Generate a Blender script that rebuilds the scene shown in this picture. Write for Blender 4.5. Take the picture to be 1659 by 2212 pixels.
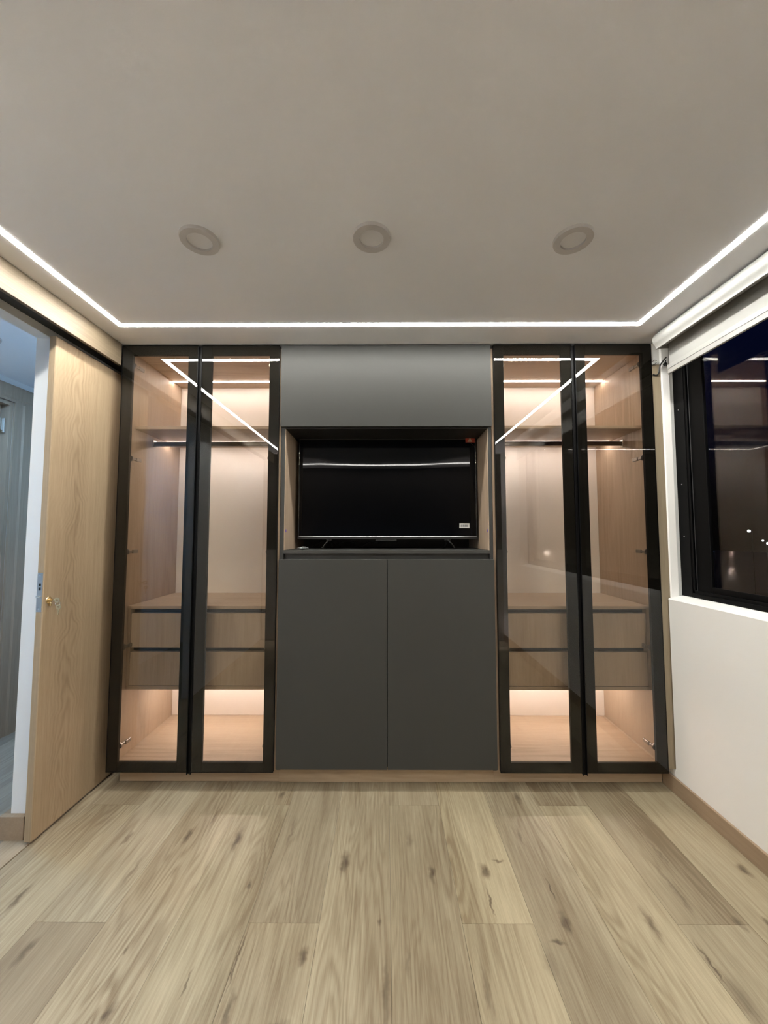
import bpy, bmesh, math, random
from mathutils import Matrix, Vector

for o in list(bpy.data.objects):
    bpy.data.objects.remove(o, do_unlink=True)
S = bpy.context.scene
COL = S.collection

# ------------------------------------------------------------------ camera
cam_d = bpy.data.cameras.new('camera')
cam_d.sensor_fit = 'HORIZONTAL'
cam_d.sensor_width = 36.0
cam_d.lens = 831.0 / 1659.0 * 36.0
cam_d.clip_start = 0.02
cam_d.clip_end = 500
cam = bpy.data.objects.new('camera', cam_d)
COL.objects.link(cam)
pit, yaw, rol = math.radians(3.37), math.radians(-0.245), math.radians(-0.02)
fw = Vector((math.sin(yaw) * math.cos(pit), math.cos(yaw) * math.cos(pit), math.sin(pit)))
ri = Vector((math.cos(yaw), -math.sin(yaw), 0))
up = ri.cross(fw)
ri2 = math.cos(rol) * ri + math.sin(rol) * up
up2 = -math.sin(rol) * ri + math.cos(rol) * up
M = Matrix((ri2, up2, -fw)).transposed().to_4x4()
M.translation = (0, 0, 1.35)
cam.matrix_world = M
S.camera = cam

# ------------------------------------------------------------------ world, exposure
W = bpy.data.worlds.new('night_sky')
S.world = W
W.use_nodes = True
_t = W.node_tree
_tc = _t.nodes.new('ShaderNodeTexCoord'); _sp = _t.nodes.new('ShaderNodeSeparateXYZ')
_mr = _t.nodes.new('ShaderNodeMapRange'); _mr.interpolation_type = 'SMOOTHSTEP'
_mr.inputs[1].default_value = 0.03; _mr.inputs[2].default_value = 0.42
_mx = _t.nodes.new('ShaderNodeMix'); _mx.data_type = 'RGBA'
_mx.inputs[6].default_value = (0.0007, 0.0006, 0.0006, 1)       # hazy dark horizon
_mx.inputs[7].default_value = (0.0010, 0.0018, 0.0100, 1)       # navy above
_t.links.new(_tc.outputs['Generated'], _sp.inputs[0]); _t.links.new(_sp.outputs['Z'], _mr.inputs[0])
_t.links.new(_mr.outputs[0], _mx.inputs[0]); _t.links.new(_mx.outputs[2], _t.nodes['Background'].inputs[0])
W.node_tree.nodes['Background'].inputs[1].default_value = 1.0
S.view_settings.view_transform = 'Standard'
S.view_settings.look = 'None'
S.view_settings.gamma = 1
S.view_settings.use_curve_mapping = False
S.view_settings.exposure = 0.32
S.cycles.use_denoising = True
S.cycles.max_bounces = 12
S.cycles.diffuse_bounces = 6
S.cycles.glossy_bounces = 5
S.cycles.transparent_max_bounces = 24
S.cycles.caustics_reflective = False
S.cycles.sample_clamp_indirect = 0

L_CEIL = 85.0       # ceiling light strips
L_CLOSET = 41.0     # strips inside the wardrobes
L_HALL = 230.0        # hall downlight and the added unseen one
C_CEIL = (1.0, 0.975, 0.915)
C_CLOSET = (1.0, 0.885, 0.845)
C_HALL = (0.37, 0.645, 1.0)

# ------------------------------------------------------------------ materials
def new_mat(name):
    m = bpy.data.materials.new(name)
    m.use_nodes = True
    return m, m.node_tree, m.node_tree.nodes['Principled BSDF']

def pbr(name, col, rough=0.5, metal=0.0, bump=0.0, bscale=200.0, var=0.0, spec=0.5):
    m, t, b = new_mat(name)
    b.inputs['Base Color'].default_value = (*col, 1)
    b.inputs['Roughness'].default_value = rough
    b.inputs['Metallic'].default_value = metal
    b.inputs['Specular IOR Level'].default_value = spec
    tc = t.nodes.new('ShaderNodeTexCoord')
    n = t.nodes.new('ShaderNodeTexNoise')
    n.inputs['Scale'].default_value = bscale
    n.inputs['Detail'].default_value = 3
    t.links.new(tc.outputs['Object'], n.inputs['Vector'])
    if var:
        mx = t.nodes.new('ShaderNodeMix'); mx.data_type = 'RGBA'
        mx.inputs[6].default_value = (*[c * (1 - var) for c in col], 1)
        mx.inputs[7].default_value = (*[min(1, c * (1 + var)) for c in col], 1)
        t.links.new(n.outputs['Fac'], mx.inputs[0])
        t.links.new(mx.outputs[2], b.inputs['Base Color'])
    if bump:
        bp = t.nodes.new('ShaderNodeBump')
        bp.inputs['Strength'].default_value = bump
        bp.inputs['Distance'].default_value = 0.001
        t.links.new(n.outputs['Fac'], bp.inputs['Height'])
        t.links.new(bp.outputs[0], b.inputs['Normal'])
    return m

def emit(name, col, strength):
    m, t, b = new_mat(name)
    b.inputs['Base Color'].default_value = (0.8, 0.8, 0.8, 1)
    b.inputs['Emission Color'].default_value = (*col, 1)
    b.inputs['Emission Strength'].default_value = strength
    return m

def glass(name, tint, rough=0.0, ior=1.5):
    m, t, b = new_mat(name)
    t.nodes.remove(b)
    out = t.nodes['Material Output']
    geo = t.nodes.new('ShaderNodeNewGeometry')
    mul = t.nodes.new('ShaderNodeMath'); mul.operation = 'MULTIPLY_ADD'
    mul.inputs[1].default_value = 1 / ior - ior
    mul.inputs[2].default_value = ior
    t.links.new(geo.outputs['Backfacing'], mul.inputs[0])
    fr = t.nodes.new('ShaderNodeFresnel')
    t.links.new(mul.outputs[0], fr.inputs['IOR'])
    tr = t.nodes.new('ShaderNodeBsdfTransparent')
    tr.inputs[0].default_value = (*tint, 1)
    gl = t.nodes.new('ShaderNodeBsdfGlossy')
    gl.inputs['Roughness'].default_value = rough
    gl.inputs['Color'].default_value = (1, 1, 1, 1)
    mx = t.nodes.new('ShaderNodeMixShader')
    t.links.new(fr.outputs[0], mx.inputs[0])
    t.links.new(tr.outputs[0], mx.inputs[1])
    t.links.new(gl.outputs[0], mx.inputs[2])
    t.links.new(mx.outputs[0], out.inputs[0])
    return m

def wood(name, axis, light, dark, rough=0.5, ring=0.35, fiber=0.3, blotch=0.35, freq=9.0, bump=0.15,
         heart=None, knots=None, tone=False, spec=0.35, across=1.0, con=(0.0, 1.0)):
    """Oak: contour-line figure stretched along one axis, fine fibre, blotches, optional heart line and knots."""
    m, t, b = new_mat(name)
    N, Lk = t.nodes.new, t.links.new
    tc = N('ShaderNodeTexCoord')
    oi = N('ShaderNodeObjectInfo')
    off = N('ShaderNodeVectorMath'); off.operation = 'SCALE'
    off.inputs[0].default_value = (17.3, 11.1, 23.7)
    Lk(oi.outputs['Random'], off.inputs['Scale'])
    add = N('ShaderNodeVectorMath'); add.operation = 'ADD'
    Lk(tc.outputs['Object'], add.inputs[0]); Lk(off.outputs[0], add.inputs[1])

    def scaled(a, al):
        v = N('ShaderNodeVectorMath'); v.operation = 'MULTIPLY'
        s = [a, a, a]; s['XYZ'.index(axis)] = al
        v.inputs[1].default_value = s
        Lk(add.outputs[0], v.inputs[0])
        return v.outputs[0]

    def noise(vec, detail, rg=0.5, dist=0.0):
        n = N('ShaderNodeTexNoise'); n.inputs['Scale'].default_value = 1
        n.inputs['Detail'].default_value = detail; n.inputs['Roughness'].default_value = rg
        n.inputs['Distortion'].default_value = dist
        Lk(vec, n.inputs['Vector'])
        return n.outputs['Fac']

    def mth(op, a, bb=None, c=None):
        n = N('ShaderNodeMath'); n.operation = op
        for i, v in enumerate((a, bb, c)):
            if v is None: continue
            if isinstance(v, (int, float)): n.inputs[i].default_value = v
            else: Lk(v, n.inputs[i])
        return n.outputs[0]

    fig = noise(scaled(9 * across, 0.9 * across), 2.0, 0.45, 0.3)
    src = mth('MULTIPLY', fig, freq)
    if heart:                                   # cathedral figure round a heart line: (axis letter, position, squeeze, slope)
        sep = N('ShaderNodeSeparateXYZ'); Lk(tc.outputs['Object'], sep.inputs[0])
        d = mth('ADD', sep.outputs['XYZ'.index(heart[0])], -heart[1])
        wob = mth('MULTIPLY_ADD', noise(scaled(2.0, 3.0), 3.0), 0.24, -0.12)
        d = mth('ADD', d, wob)
        d2 = mth('MULTIPLY', d, d)
        q = mth('POWER', mth('ADD', mth('MULTIPLY', d2, heart[2]), 0.02), 0.5)
        h = mth('MULTIPLY_ADD', sep.outputs['XYZ'.index(axis)], heart[3], q)
        src = mth('ADD', mth('MULTIPLY', fig, freq * 0.5), mth('MULTIPLY', h, 9.0))
        fall = mth('MULTIPLY_ADD', mth('POWER', 2.718, mth('MULTIPLY', d2, -300.0)), 0.62, 0.10)
    rings = mth('MULTIPLY_ADD', mth('SINE', mth('MULTIPLY', src, 6.283)), 0.5, 0.5)
    rings = mth('POWER', rings, 1.6)
    fib = noise(scaled(330 * across, 16 * across), 2.0, 0.6)
    fib2 = noise(scaled(115 * across, 3.6 * across), 4.0, 0.62)
    blo = noise(scaled(5, 0.8), 2.0)
    patch = noise(scaled(3.1, 0.7), 1.0)
    rr = mth('MULTIPLY', rings, mth('MULTIPLY', mth('GREATER_THAN', patch, -1), mth('SMOOTH_MAX', mth('MULTIPLY_ADD', patch, 3.2, -1.15), 0.12, 0.1)))
    s = mth('MULTIPLY', rr, ring)
    if heart: s = mth('MULTIPLY', mth('MULTIPLY', rings, fall), ring)
    s = mth('ADD', s, mth('MULTIPLY', mth('MULTIPLY_ADD', fib, 2.2, -0.6), fiber * 0.6))
    s = mth('ADD', s, mth('MULTIPLY', mth('MULTIPLY_ADD', fib2, 2.6, -0.8), fiber))
    s = mth('ADD', s, mth('MULTIPLY', mth('MULTIPLY_ADD', blo, 2.4, -0.7), blotch))
    mr = N('ShaderNodeMapRange'); _s = ring * .6 + fiber * 1.2 + blotch
    mr.inputs[1].default_value = con[0] * _s; mr.inputs[2].default_value = con[1] * _s
    Lk(s, mr.inputs[0])
    mx = N('ShaderNodeMix'); mx.data_type = 'RGBA'
    mx.inputs[6].default_value = (*light, 1); mx.inputs[7].default_value = (*dark, 1)
    Lk(mr.outputs[0], mx.inputs[0])
    col = mx.outputs[2]
    if knots:
        geo = N('ShaderNodeNewGeometry')
        wv = N('ShaderNodeTexNoise'); wv.inputs['Scale'].default_value = 26; wv.inputs['Detail'].default_value = 2
        Lk(geo.outputs['Position'], wv.inputs['Vector'])
        jit = N('ShaderNodeVectorMath'); jit.operation = 'MULTIPLY_ADD'
        jit.inputs[1].default_value = (0.03, 0.05, 0); jit.inputs[2].default_value = (-0.015, -0.025, 0)
        Lk(wv.outputs['Color'], jit.inputs[0])
        pos = N('ShaderNodeVectorMath'); pos.operation = 'ADD'
        Lk(geo.outputs['Position'], pos.inputs[0]); Lk(jit.outputs[0], pos.inputs[1])
        acc = None
        for (kx, ky, wx, wy, amt) in knots:
            sb = N('ShaderNodeVectorMath'); sb.operation = 'SUBTRACT'; sb.inputs[1].default_value = (kx, ky, 0)
            Lk(pos.outputs[0], sb.inputs[0])
            sc = N('ShaderNodeVectorMath'); sc.operation = 'MULTIPLY'; sc.inputs[1].default_value = (1 / wx, 1 / wy, 0)
            Lk(sb.outputs[0], sc.inputs[0])
            ln = N('ShaderNodeVectorMath'); ln.operation = 'LENGTH'; Lk(sc.outputs[0], ln.inputs[0])
            k = N('ShaderNodeMapRange'); k.interpolation_type = 'SMOOTHSTEP'
            k.inputs[1].default_value = 1.15; k.inputs[2].default_value = 0.1
            k.inputs[3].default_value = 0; k.inputs[4].default_value = amt
            Lk(ln.outputs['Value'], k.inputs[0])
            acc = k.outputs[0] if acc is None else mth('MAXIMUM', acc, k.outputs[0])
        mk = N('ShaderNodeMix'); mk.data_type = 'RGBA'
        mk.inputs[7].default_value = (0.095, 0.066, 0.043, 1)
        Lk(mth('MULTIPLY', acc, mth('MULTIPLY_ADD', fib2, 0.9, 0.5)), mk.inputs[0]); Lk(col, mk.inputs[6])
        mk.clamp_factor = True
        col = mk.outputs[2]
    if tone:
        mt = N('ShaderNodeMix'); mt.data_type = 'RGBA'; mt.blend_type = 'MULTIPLY'
        mt.inputs[0].default_value = 1
        Lk(col, mt.inputs[6]); Lk(oi.outputs['Color'], mt.inputs[7])
        col = mt.outputs[2]
    Lk(col, b.inputs['Base Color'])
    b.inputs['Roughness'].default_value = rough
    b.inputs['Specular IOR Level'].default_value = spec
    if bump:
        bp = N('ShaderNodeBump'); bp.inputs['Strength'].default_value = bump; bp.inputs['Distance'].default_value = 0.0006
        Lk(mth('ADD', fib, fib2), bp.inputs['Height']); Lk(bp.outputs[0], b.inputs['Normal'])
    return m

KNOTS = [(-0.889, 1.803, .020, .055, .9), (-0.659, 1.79, .022, .075, 1.0), (-0.169, 1.664, .024, .065, 1.0),
         (0.184, 1.616, .016, .05, .9), (0.397, 1.628, .022, .05, .95), (0.468, 1.683, .030, .010, .8),
         (0.385, 1.50, .005, .07, .9), (-0.265, 1.313, .017, .03, .9), (-0.786, 1.169, .017, .035, .85),
         (1.444, 1.638, .022, .045, .9), (1.229, 1.425, .014, .03, .6), (0.625, 1.425, .022, .045, .95),
         (0.568, 1.361, .030, .011, .85), (-1.367, 1.508, .017, .075, .9), (-1.171, 1.325, .019, .06, .75),
         (-0.528, 1.564, .010, .018, .9), (-0.542, 2.08, .018, .03, .8), (0.679, 2.06, .018, .05, .8),
         (-1.153, 1.79, .012, .05, .75), (0.921, 1.42, .018, .07, .75), (-0.847, 1.327, .008, .02, .7),
         (0.63, 1.555, .004, .055, .95), (-0.475, 1.30, .005, .11, .95), (-0.45, 1.16, .012, .08, .8),
         (1.025, 1.30, .006, .09, .9), (1.04, 1.20, .03, .09, .5), (1.33, 1.43, .009, .03, .8),
         (-0.82, 1.93, .007, .08, .55), (-0.022, 1.43, .010, .02, .8), (-0.60, 1.24, .005, .05, .8),
         (-0.288, 1.14, .05, .02, .5), (0.52, 1.30, .03, .06, .35), (0.60, 1.80, .008, .07, .5),
         (-1.02, 1.62, .012, .10, .45), (1.10, 1.55, .012, .14, .5), (1.16, 1.72, .010, .09, .5),
         (-0.43, 1.83, .010, .12, .45), (0.105, 1.78, .02, .06, .4), (0.30, 1.22, .014, .12, .45),
         (0.0, 1.22, .012, .12, .55), (0.07, 1.30, .01, .06, .35), (-1.30, 1.30, .02, .10, .45)]

MAT = {}
MAT['floor'] = wood('oak_floor', 'Y', (0.500, 0.440, 0.318), (0.225, 0.176, 0.114), rough=0.42, ring=.30, fiber=.30,
                    blotch=.50, freq=15.0, con=(.06, .86), knots=KNOTS, tone=True, bump=.25)
MAT['hall_floor'] = wood('oak_floor_hall', 'Y', (0.44, 0.40, 0.33), (0.25, 0.215, 0.17), rough=0.42, ring=.30, fiber=.35,
                         blotch=.45, freq=7.0, tone=True)
MAT['oak_z'] = wood('oak_panel_upright', 'Z', (0.54, 0.42, 0.31), (0.36, 0.265, 0.18), rough=.5, ring=.28, fiber=.22, blotch=.3, freq=6)
MAT['oak_x'] = wood('oak_panel_level', 'X', (0.54, 0.42, 0.31), (0.36, 0.265, 0.18), rough=.45, ring=.28, fiber=.22, blotch=.3, freq=6)
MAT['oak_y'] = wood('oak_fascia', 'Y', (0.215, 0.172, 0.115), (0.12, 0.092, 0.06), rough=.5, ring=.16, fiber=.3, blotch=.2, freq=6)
MAT['oak_door'] = wood('oak_sliding_door', 'Z', (0.46, 0.355, 0.235), (0.27, 0.195, 0.12), rough=.5, ring=.34, fiber=.22, blotch=.22,
                       freq=5, heart=('Y', 0.150, 55.0, 0.75))
MAT['oak_trim'] = wood('oak_skirting', 'Y', (0.40, 0.30, 0.205), (0.29, 0.21, 0.14), rough=.5, ring=.15, fiber=.25, blotch=.25)
MAT['oak_plinth'] = wood('oak_plinth', 'X', (0.52, 0.405, 0.285), (0.38, 0.285, 0.19), rough=.5, ring=.15, fiber=.25, blotch=.25)
MAT['oak_filler'] = wood('oak_filler', 'Z', (0.33, 0.275, 0.19), (0.25, 0.20, 0.135), rough=.5, ring=.15, fiber=.25, blotch=.25)
MAT['hall_wood'] = wood('grey_hall_door_wood', 'Z', (0.43, 0.335, 0.25), (0.29, 0.225, 0.165), rough=.55, ring=.2, fiber=.3, blotch=.3)
MAT['paint'] = pbr('white_wall_paint', (0.88, 0.88, 0.86), .75, bump=.10, bscale=260)
MAT['shaded_plaster'] = pbr('shaded_reveal_plaster', (0.62, 0.635, 0.62), .8, bump=.35, bscale=60, var=.05)  # grey of the plaster plus the blind's shadow, mixed into one tone
MAT['ceiling'] = pbr('ceiling_paint', (0.745, 0.755, 0.785), .85, bump=.12, bscale=320)
MAT['hall_paint'] = pbr('hall_white_paint', (0.78, 0.80, 0.81), .7, bump=.1, bscale=240)
MAT['back_panel'] = pbr('pale_wardrobe_back', (0.88, 0.835, 0.775), .55, bump=.08, bscale=150, var=.03)
MAT['rear_wall'] = pbr('brown_rear_wall', (0.075, 0.06, 0.05), .6, bump=.1, bscale=90, var=.1)
MAT['rear_panel'] = pbr('taupe_headboard', (0.62, 0.57, 0.52), .8, bump=.3, bscale=400, var=.05)
MAT['nickel'] = pbr('dull_nickel', (0.30, 0.27, 0.24), .35, metal=1.0, bump=.03, bscale=300)
MAT['grey'] = pbr('dark_grey_laminate', (0.046, 0.047, 0.0435), .5, bump=.06, bscale=700, var=.05, spec=.25)
MAT['grey_dark'] = pbr('dark_grey_carcass', (0.034, 0.035, 0.032), .5, bump=.05, bscale=700)
MAT['black_alu'] = pbr('black_aluminium', (0.012, 0.0118, 0.010), .5, spec=.05, bump=.03, bscale=900)
MAT['win_alu'] = pbr('black_window_aluminium', (0.002, 0.002, 0.0022), .45, spec=.12, bump=.03, bscale=900)
MAT['alu'] = pbr('brushed_aluminium', (0.55, 0.55, 0.55), .35, metal=1.0, bump=.05, bscale=500)
MAT['alu_light'] = pbr('pale_aluminium_edge', (0.42, 0.38, 0.31), .4, metal=.7, bump=.04, bscale=600)
MAT['chrome'] = pbr('chrome', (0.85, 0.84, 0.80), .12, metal=1.0, bump=.02, bscale=300)
MAT['brass'] = pbr('satin_brass', (0.72, 0.60, 0.38), .22, metal=1.0, bump=.03, bscale=300)
MAT['black_plastic'] = pbr('black_plastic', (0.008, 0.008, 0.008), .4, bump=.04, bscale=800)
MAT['black_gap_and_shade'] = pbr('black_channel_and_niche_shade', (0.012, 0.011, 0.010), .5, bump=.03, bscale=800)  # black channels and gaps; also stands in for shade in the niche
MAT['white_plastic'] = pbr('white_blind_plastic', (0.255, 0.255, 0.243), .45, bump=.04, bscale=300)
MAT['fabric'] = pbr('white_blind_fabric', (0.245, 0.245, 0.233), .85, bump=.5, bscale=900, var=.05)
MAT['light_trim'] = pbr('white_downlight_ring', (0.50, 0.485, 0.48), .45, bump=.03, bscale=300)
MAT['light_diff'] = pbr('frosted_downlight_diffuser', (0.66, 0.655, 0.66), .5, bump=.03, bscale=300)
MAT['led'] = emit('lit_ceiling_strip', C_CEIL, L_CEIL)
MAT['led_low'] = emit('lit_lower_wardrobe_strip', C_CLOSET, L_CLOSET * 1.6)
MAT['led_closet'] = emit('lit_wardrobe_strip', C_CLOSET, L_CLOSET)
MAT['hall_lamp'] = emit('lit_hall_lamp', C_HALL, L_HALL)
MAT['glass'] = glass('bronze_tinted_glass', (0.835, 0.815, 0.785), ior=1.5)
MAT['glass_back'] = glass('bronze_tinted_glass_bonded', (0.835, 0.815, 0.785), ior=1.03)
MAT['win_glass'] = glass('window_glass', (0.95, 0.97, 0.97), ior=1.5)
MAT['film'] = glass('clear_plastic_film', (0.97, 0.97, 0.97), rough=.12)
MAT['screen'] = pbr('television_screen', (0.0007, 0.0013, 0.0024), .03, bump=0, spec=.2)
MAT['red'] = pbr('red_sticker', (0.42, 0.06, 0.035), .5, bump=.03, bscale=300)
MAT['tan'] = pbr('tan_sticker_print', (0.55, 0.38, 0.25), .5, bump=.03, bscale=300)
MAT['tv_bar'] = pbr('grey_metal_bar', (0.22, 0.22, 0.23), .3, metal=1.0, bump=.05, bscale=120)
MAT['paper'] = pbr('white_label_paper', (0.80, 0.80, 0.78), .6, bump=.03, bscale=300)
MAT['ink'] = pbr('grey_label_ink', (0.16, 0.16, 0.16), .6, bump=.03, bscale=300)
MAT['violet'] = pbr('violet_cap', (0.16, 0.10, 0.62), .45, bump=.03, bscale=300)
MAT['dark_ground'] = pbr('night_street_ground', (0.006, 0.0055, 0.005), .9, bump=.2, bscale=2)
MAT['street_lamp'] = emit('lit_street_lamp', (0.85, 0.92, 1.0), 40.0)
MAT['street_lamp_blue'] = emit('lit_blue_street_lamp', (0.25, 0.5, 1.0), 10.0)
MAT['sconce_lamp'] = emit('lit_sconce_lens', (1.0, 0.84, 0.76), 25.0)

# ------------------------------------------------------------------ helpers
ORG = {}

def tag(o, label=None, cat=None, group=None, kind=None):
    if label: o['label'] = label
    if cat: o['category'] = cat
    if group: o['group'] = group
    if kind: o['kind'] = kind
    return o

def thing(name, org, label, cat, group=None, kind=None):
    o = bpy.data.objects.new(name, None)
    o.empty_display_size = 0.05
    COL.objects.link(o)
    o.location = org
    ORG[o] = Vector(org)
    return tag(o, label, cat, group, kind)

class B:
    """collects shapes given in world metres; build() makes ONE mesh object out of them"""
    def __init__(self): self.bm = bmesh.new()
    def box(self, x0, x1, y0, y1, z0, z1, bev=0.0008):
        t = bmesh.new()
        bmesh.ops.create_cube(t, size=1)
        for v in t.verts:
            v.co = ((x0 + x1) / 2 + v.co.x * (x1 - x0), (y0 + y1) / 2 + v.co.y * (y1 - y0), (z0 + z1) / 2 + v.co.z * (z1 - z0))
        if bev:
            bev = min(bev, .3 * min(abs(x1 - x0), abs(y1 - y0), abs(z1 - z0)))
            bmesh.ops.bevel(t, geom=t.edges[:], offset=bev, segments=1, affect='EDGES')
        return self.add(t)
    def cyl(self, c, r, h, axis='Z', n=24, r2=None, bev=0.0):
        t = bmesh.new()
        bmesh.ops.create_cone(t, cap_ends=True, segments=n, radius1=r, radius2=r if r2 is None else r2, depth=h)
        if bev:
            bmesh.ops.bevel(t, geom=[e for e in t.edges if abs(e.verts[0].co.z - e.verts[1].co.z) < 1e-6], offset=bev, segments=2, affect='EDGES')
        rot = {'Z': Matrix(), 'X': Matrix.Rotation(math.pi / 2, 4, 'Y'), 'Y': Matrix.Rotation(-math.pi / 2, 4, 'X')}[axis]
        bmesh.ops.transform(t, matrix=Matrix.Translation(c) @ rot, verts=t.verts)
        return self.add(t)
    def ring(self, c, r0, r1, z0, z1, n=40, axis='Z', lip=0.002):
        prof = [(r0, z0), (r0, z1), (r0 + lip, z1), (r1 - lip, z1), (r1, z1 + (z0 - z1) * .6), (r1, z0)]
        t = bmesh.new(); rows = []
        for i in range(n):
            a = 2 * math.pi * i / n
            rows.append([t.verts.new((r * math.cos(a), r * math.sin(a), z)) for r, z in prof])
        for i in range(n):
            A, C = rows[i], rows[(i + 1) % n]
            for j in range(len(prof)):
                k = (j + 1) % len(prof)
                t.faces.new((A[j], C[j], C[k], A[k]))
        bmesh.ops.recalc_face_normals(t, faces=t.faces[:])
        rot = {'Z': Matrix(), 'X': Matrix.Rotation(math.pi / 2, 4, 'Y'), 'Y': Matrix.Rotation(-math.pi / 2, 4, 'X')}[axis]
        bmesh.ops.transform(t, matrix=Matrix.Translation(c) @ rot, verts=t.verts)
        return self.add(t)
    def tube(self, pts, r, n=10, closed=False):
        t = bmesh.new(); P = [Vector(p) for p in pts]; rows = []
        m = len(P)
        up = Vector((0.3, 0.2, 1)).normalized()
        for i, p in enumerate(P):
            if closed: d = P[(i + 1) % m] - P[i - 1]
            else: d = P[min(i + 1, m - 1)] - P[max(i - 1, 0)]
            d.normalize()
            a = d.cross(up)
            if a.length < 1e-3: a = d.cross(Vector((1, 0, 0)))
            a.normalize(); b2 = d.cross(a)
            rows.append([t.verts.new(p + r * (math.cos(2 * math.pi * k / n) * a + math.sin(2 * math.pi * k / n) * b2)) for k in range(n)])
        for i in range(m if closed else m - 1):
            A, C = rows[i], rows[(i + 1) % m]
            for k in range(n):
                t.faces.new((A[k], A[(k + 1) % n], C[(k + 1) % n], C[k]))
        if not closed:
            t.faces.new(rows[0][::-1]); t.faces.new(rows[-1])
        bmesh.ops.recalc_face_normals(t, faces=t.faces[:])
        return self.add(t)
    def prism(self, prof, a0, a1, axis='Y'):
        """profile of (u, v) pairs swept along an axis: Y -> (x, z), X -> (y, z), Z -> (x, y)"""
        t = bmesh.new()
        def P(u, v, a): return {'Y': (u, a, v), 'X': (a, u, v), 'Z': (u, v, a)}[axis]
        A = [t.verts.new(P(u, v, a0)) for u, v in prof]; C = [t.verts.new(P(u, v, a1)) for u, v in prof]
        n = len(prof)
        for i in range(n): t.faces.new((A[i], A[(i + 1) % n], C[(i + 1) % n], C[i]))
        t.faces.new(A[::-1]); t.faces.new(C)
        bmesh.ops.recalc_face_normals(t, faces=t.faces[:])
        return self.add(t)
    def add(self, t):
        me = bpy.data.meshes.new('tmp'); t.to_mesh(me); t.free(); self.bm.from_mesh(me); bpy.data.meshes.remove(me)
        return self
    def build(self, name, mat, parent=None, smooth=False, label=None):
        root = parent
        while root is not None and root.parent is not None: root = root.parent
        o_ = ORG.get(root, Vector((0, 0, 0))) if root is not None else Vector((0, 0, 0))
        if root is None:
            cs = [v.co for v in self.bm.verts]
            o_ = Vector(((min(c.x for c in cs) + max(c.x for c in cs)) / 2, (min(c.y for c in cs) + max(c.y for c in cs)) / 2, min(c.z for c in cs)))
        bmesh.ops.translate(self.bm, verts=self.bm.verts, vec=-o_)
        me = bpy.data.meshes.new(name); self.bm.to_mesh(me); self.bm.free()
        mats = mat if isinstance(mat, (list, tuple)) else [mat]
        for m_ in mats: me.materials.append(MAT[m_] if isinstance(m_, str) else m_)
        if smooth:
            for p in me.polygons: p.use_smooth = True
            try: me.set_sharp_from_angle(angle=math.radians(40))
            except Exception: pass
        ob = bpy.data.objects.new(name, me); COL.objects.link(ob)
        if parent is not None: ob.parent = parent
        else:
            ob.location = o_; ORG[ob] = o_
        if label: ob['label'] = label
        return ob

def box(name, mat, parent, *d, bev=0.0008, label=None):
    return B().box(*d, bev=bev).build(name, mat, parent, label=label)

def struct(name, b, mat, label, cat):
    return tag(b.build(name, mat), label, cat, kind='structure')

D = 2.10          # plane of the wardrobe doors
CZ = 2.42         # ceiling height

# ------------------------------------------------------------------ structure: floor with planks
floor = thing('floor', (0, 0, 0), 'pale brown knotty oak plank floor running towards the wardrobes', 'floor', kind='structure')
box('subfloor', 'black_gap_and_shade', floor, -2.70, 1.75, -0.95, 3.25, -0.05, -0.0095, bev=0)
random.seed(4)
PW, PL, GAP = 0.2485, 1.757, 0.0004
TONE = {}
mesh_cache = {}
def plank(x0, x1, y0, y1, mat, tone, name='plank'):
    key = (round(x1 - x0, 4), round(y1 - y0, 4), mat)
    if key not in mesh_cache:
        b = B().box(-(x1 - x0) / 2 + GAP, (x1 - x0) / 2 - GAP, -(y1 - y0) / 2 + GAP, (y1 - y0) / 2 - GAP, -0.009, 0.0, bev=0.00035)
        me = bpy.data.meshes.new(name); b.bm.to_mesh(me); b.bm.free(); me.materials.append(MAT[mat]); mesh_cache[key] = me
    o = bpy.data.objects.new(name, mesh_cache[key]); COL.objects.link(o); o.parent = floor
    o.location = ((x0 + x1) / 2, (y0 + y1) / 2, 0)
    o.color = (*tone, 1)
    return o
def tone_for(k, row):
    special = {(-2, 1): (.84, .82, .80), (-1, 1): (1.08, 1.08, 1.06), (0, 0): (.92, .90, .86), (-6, 0): (1.04, 1.04, 1.02), (-5, 0): (.80, .77, .76),
               (-5, 1): (1.04, 1.05, 1.06), (4, 1): (.84, .82, .78), (4, 0): (.95, .95, .92), (2, 0): (.98, .98, .93), (1, 0): (.96, .94, .88),
               (5, 0): (.93, .93, .91), (-3, 0): (1.0, 1.0, .97), (1, 1): (1.10, 1.09, 1.02), (3, 0): (1.0, .99, .94), (-4, 0): (1.05, 1.05, 1.02)}
    if (k, row) in special: return special[(k, row)]
    v = random.uniform(.92, 1.05)
    return (v, v * random.uniform(.98, 1.0), v * random.uniform(.95, 1.0))
def lay(xa, xb, mat, edge0):
    kmin = math.floor((xa - 0.0165) / PW) - 1
    for k in range(kmin, kmin + 20):
        x0, x1 = 0.0165 + k * PW, 0.0165 + (k + 1) * PW
        x0c, x1c = max(x0, xa), min(x1, xb)
        if x1c - x0c < 0.012: continue
        base = {0: 2.005, 1: 1.42, 2: 0.835}[k % 3] - 2 * PL
        for r in range(5):
            y0, y1 = base + r * PL, base + (r + 1) * PL
            y0c, y1c = max(y0, -0.80), min(y1, edge0)
            if y1c - y0c < 0.02: continue
            row = 0 if y1 < 2.1 and y1 > 0.7 else (1 if y1 >= 2.1 else 2)
            plank(x0c, x1c, y0c, y1c, mat, tone_for(k, row) if mat == 'floor' else [random.uniform(.85, 1.1)] * 3)
lay(-1.556, 1.52, 'floor', 2.68)
lay(-2.57, -1.690, 'hall_floor', 3.1)
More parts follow.
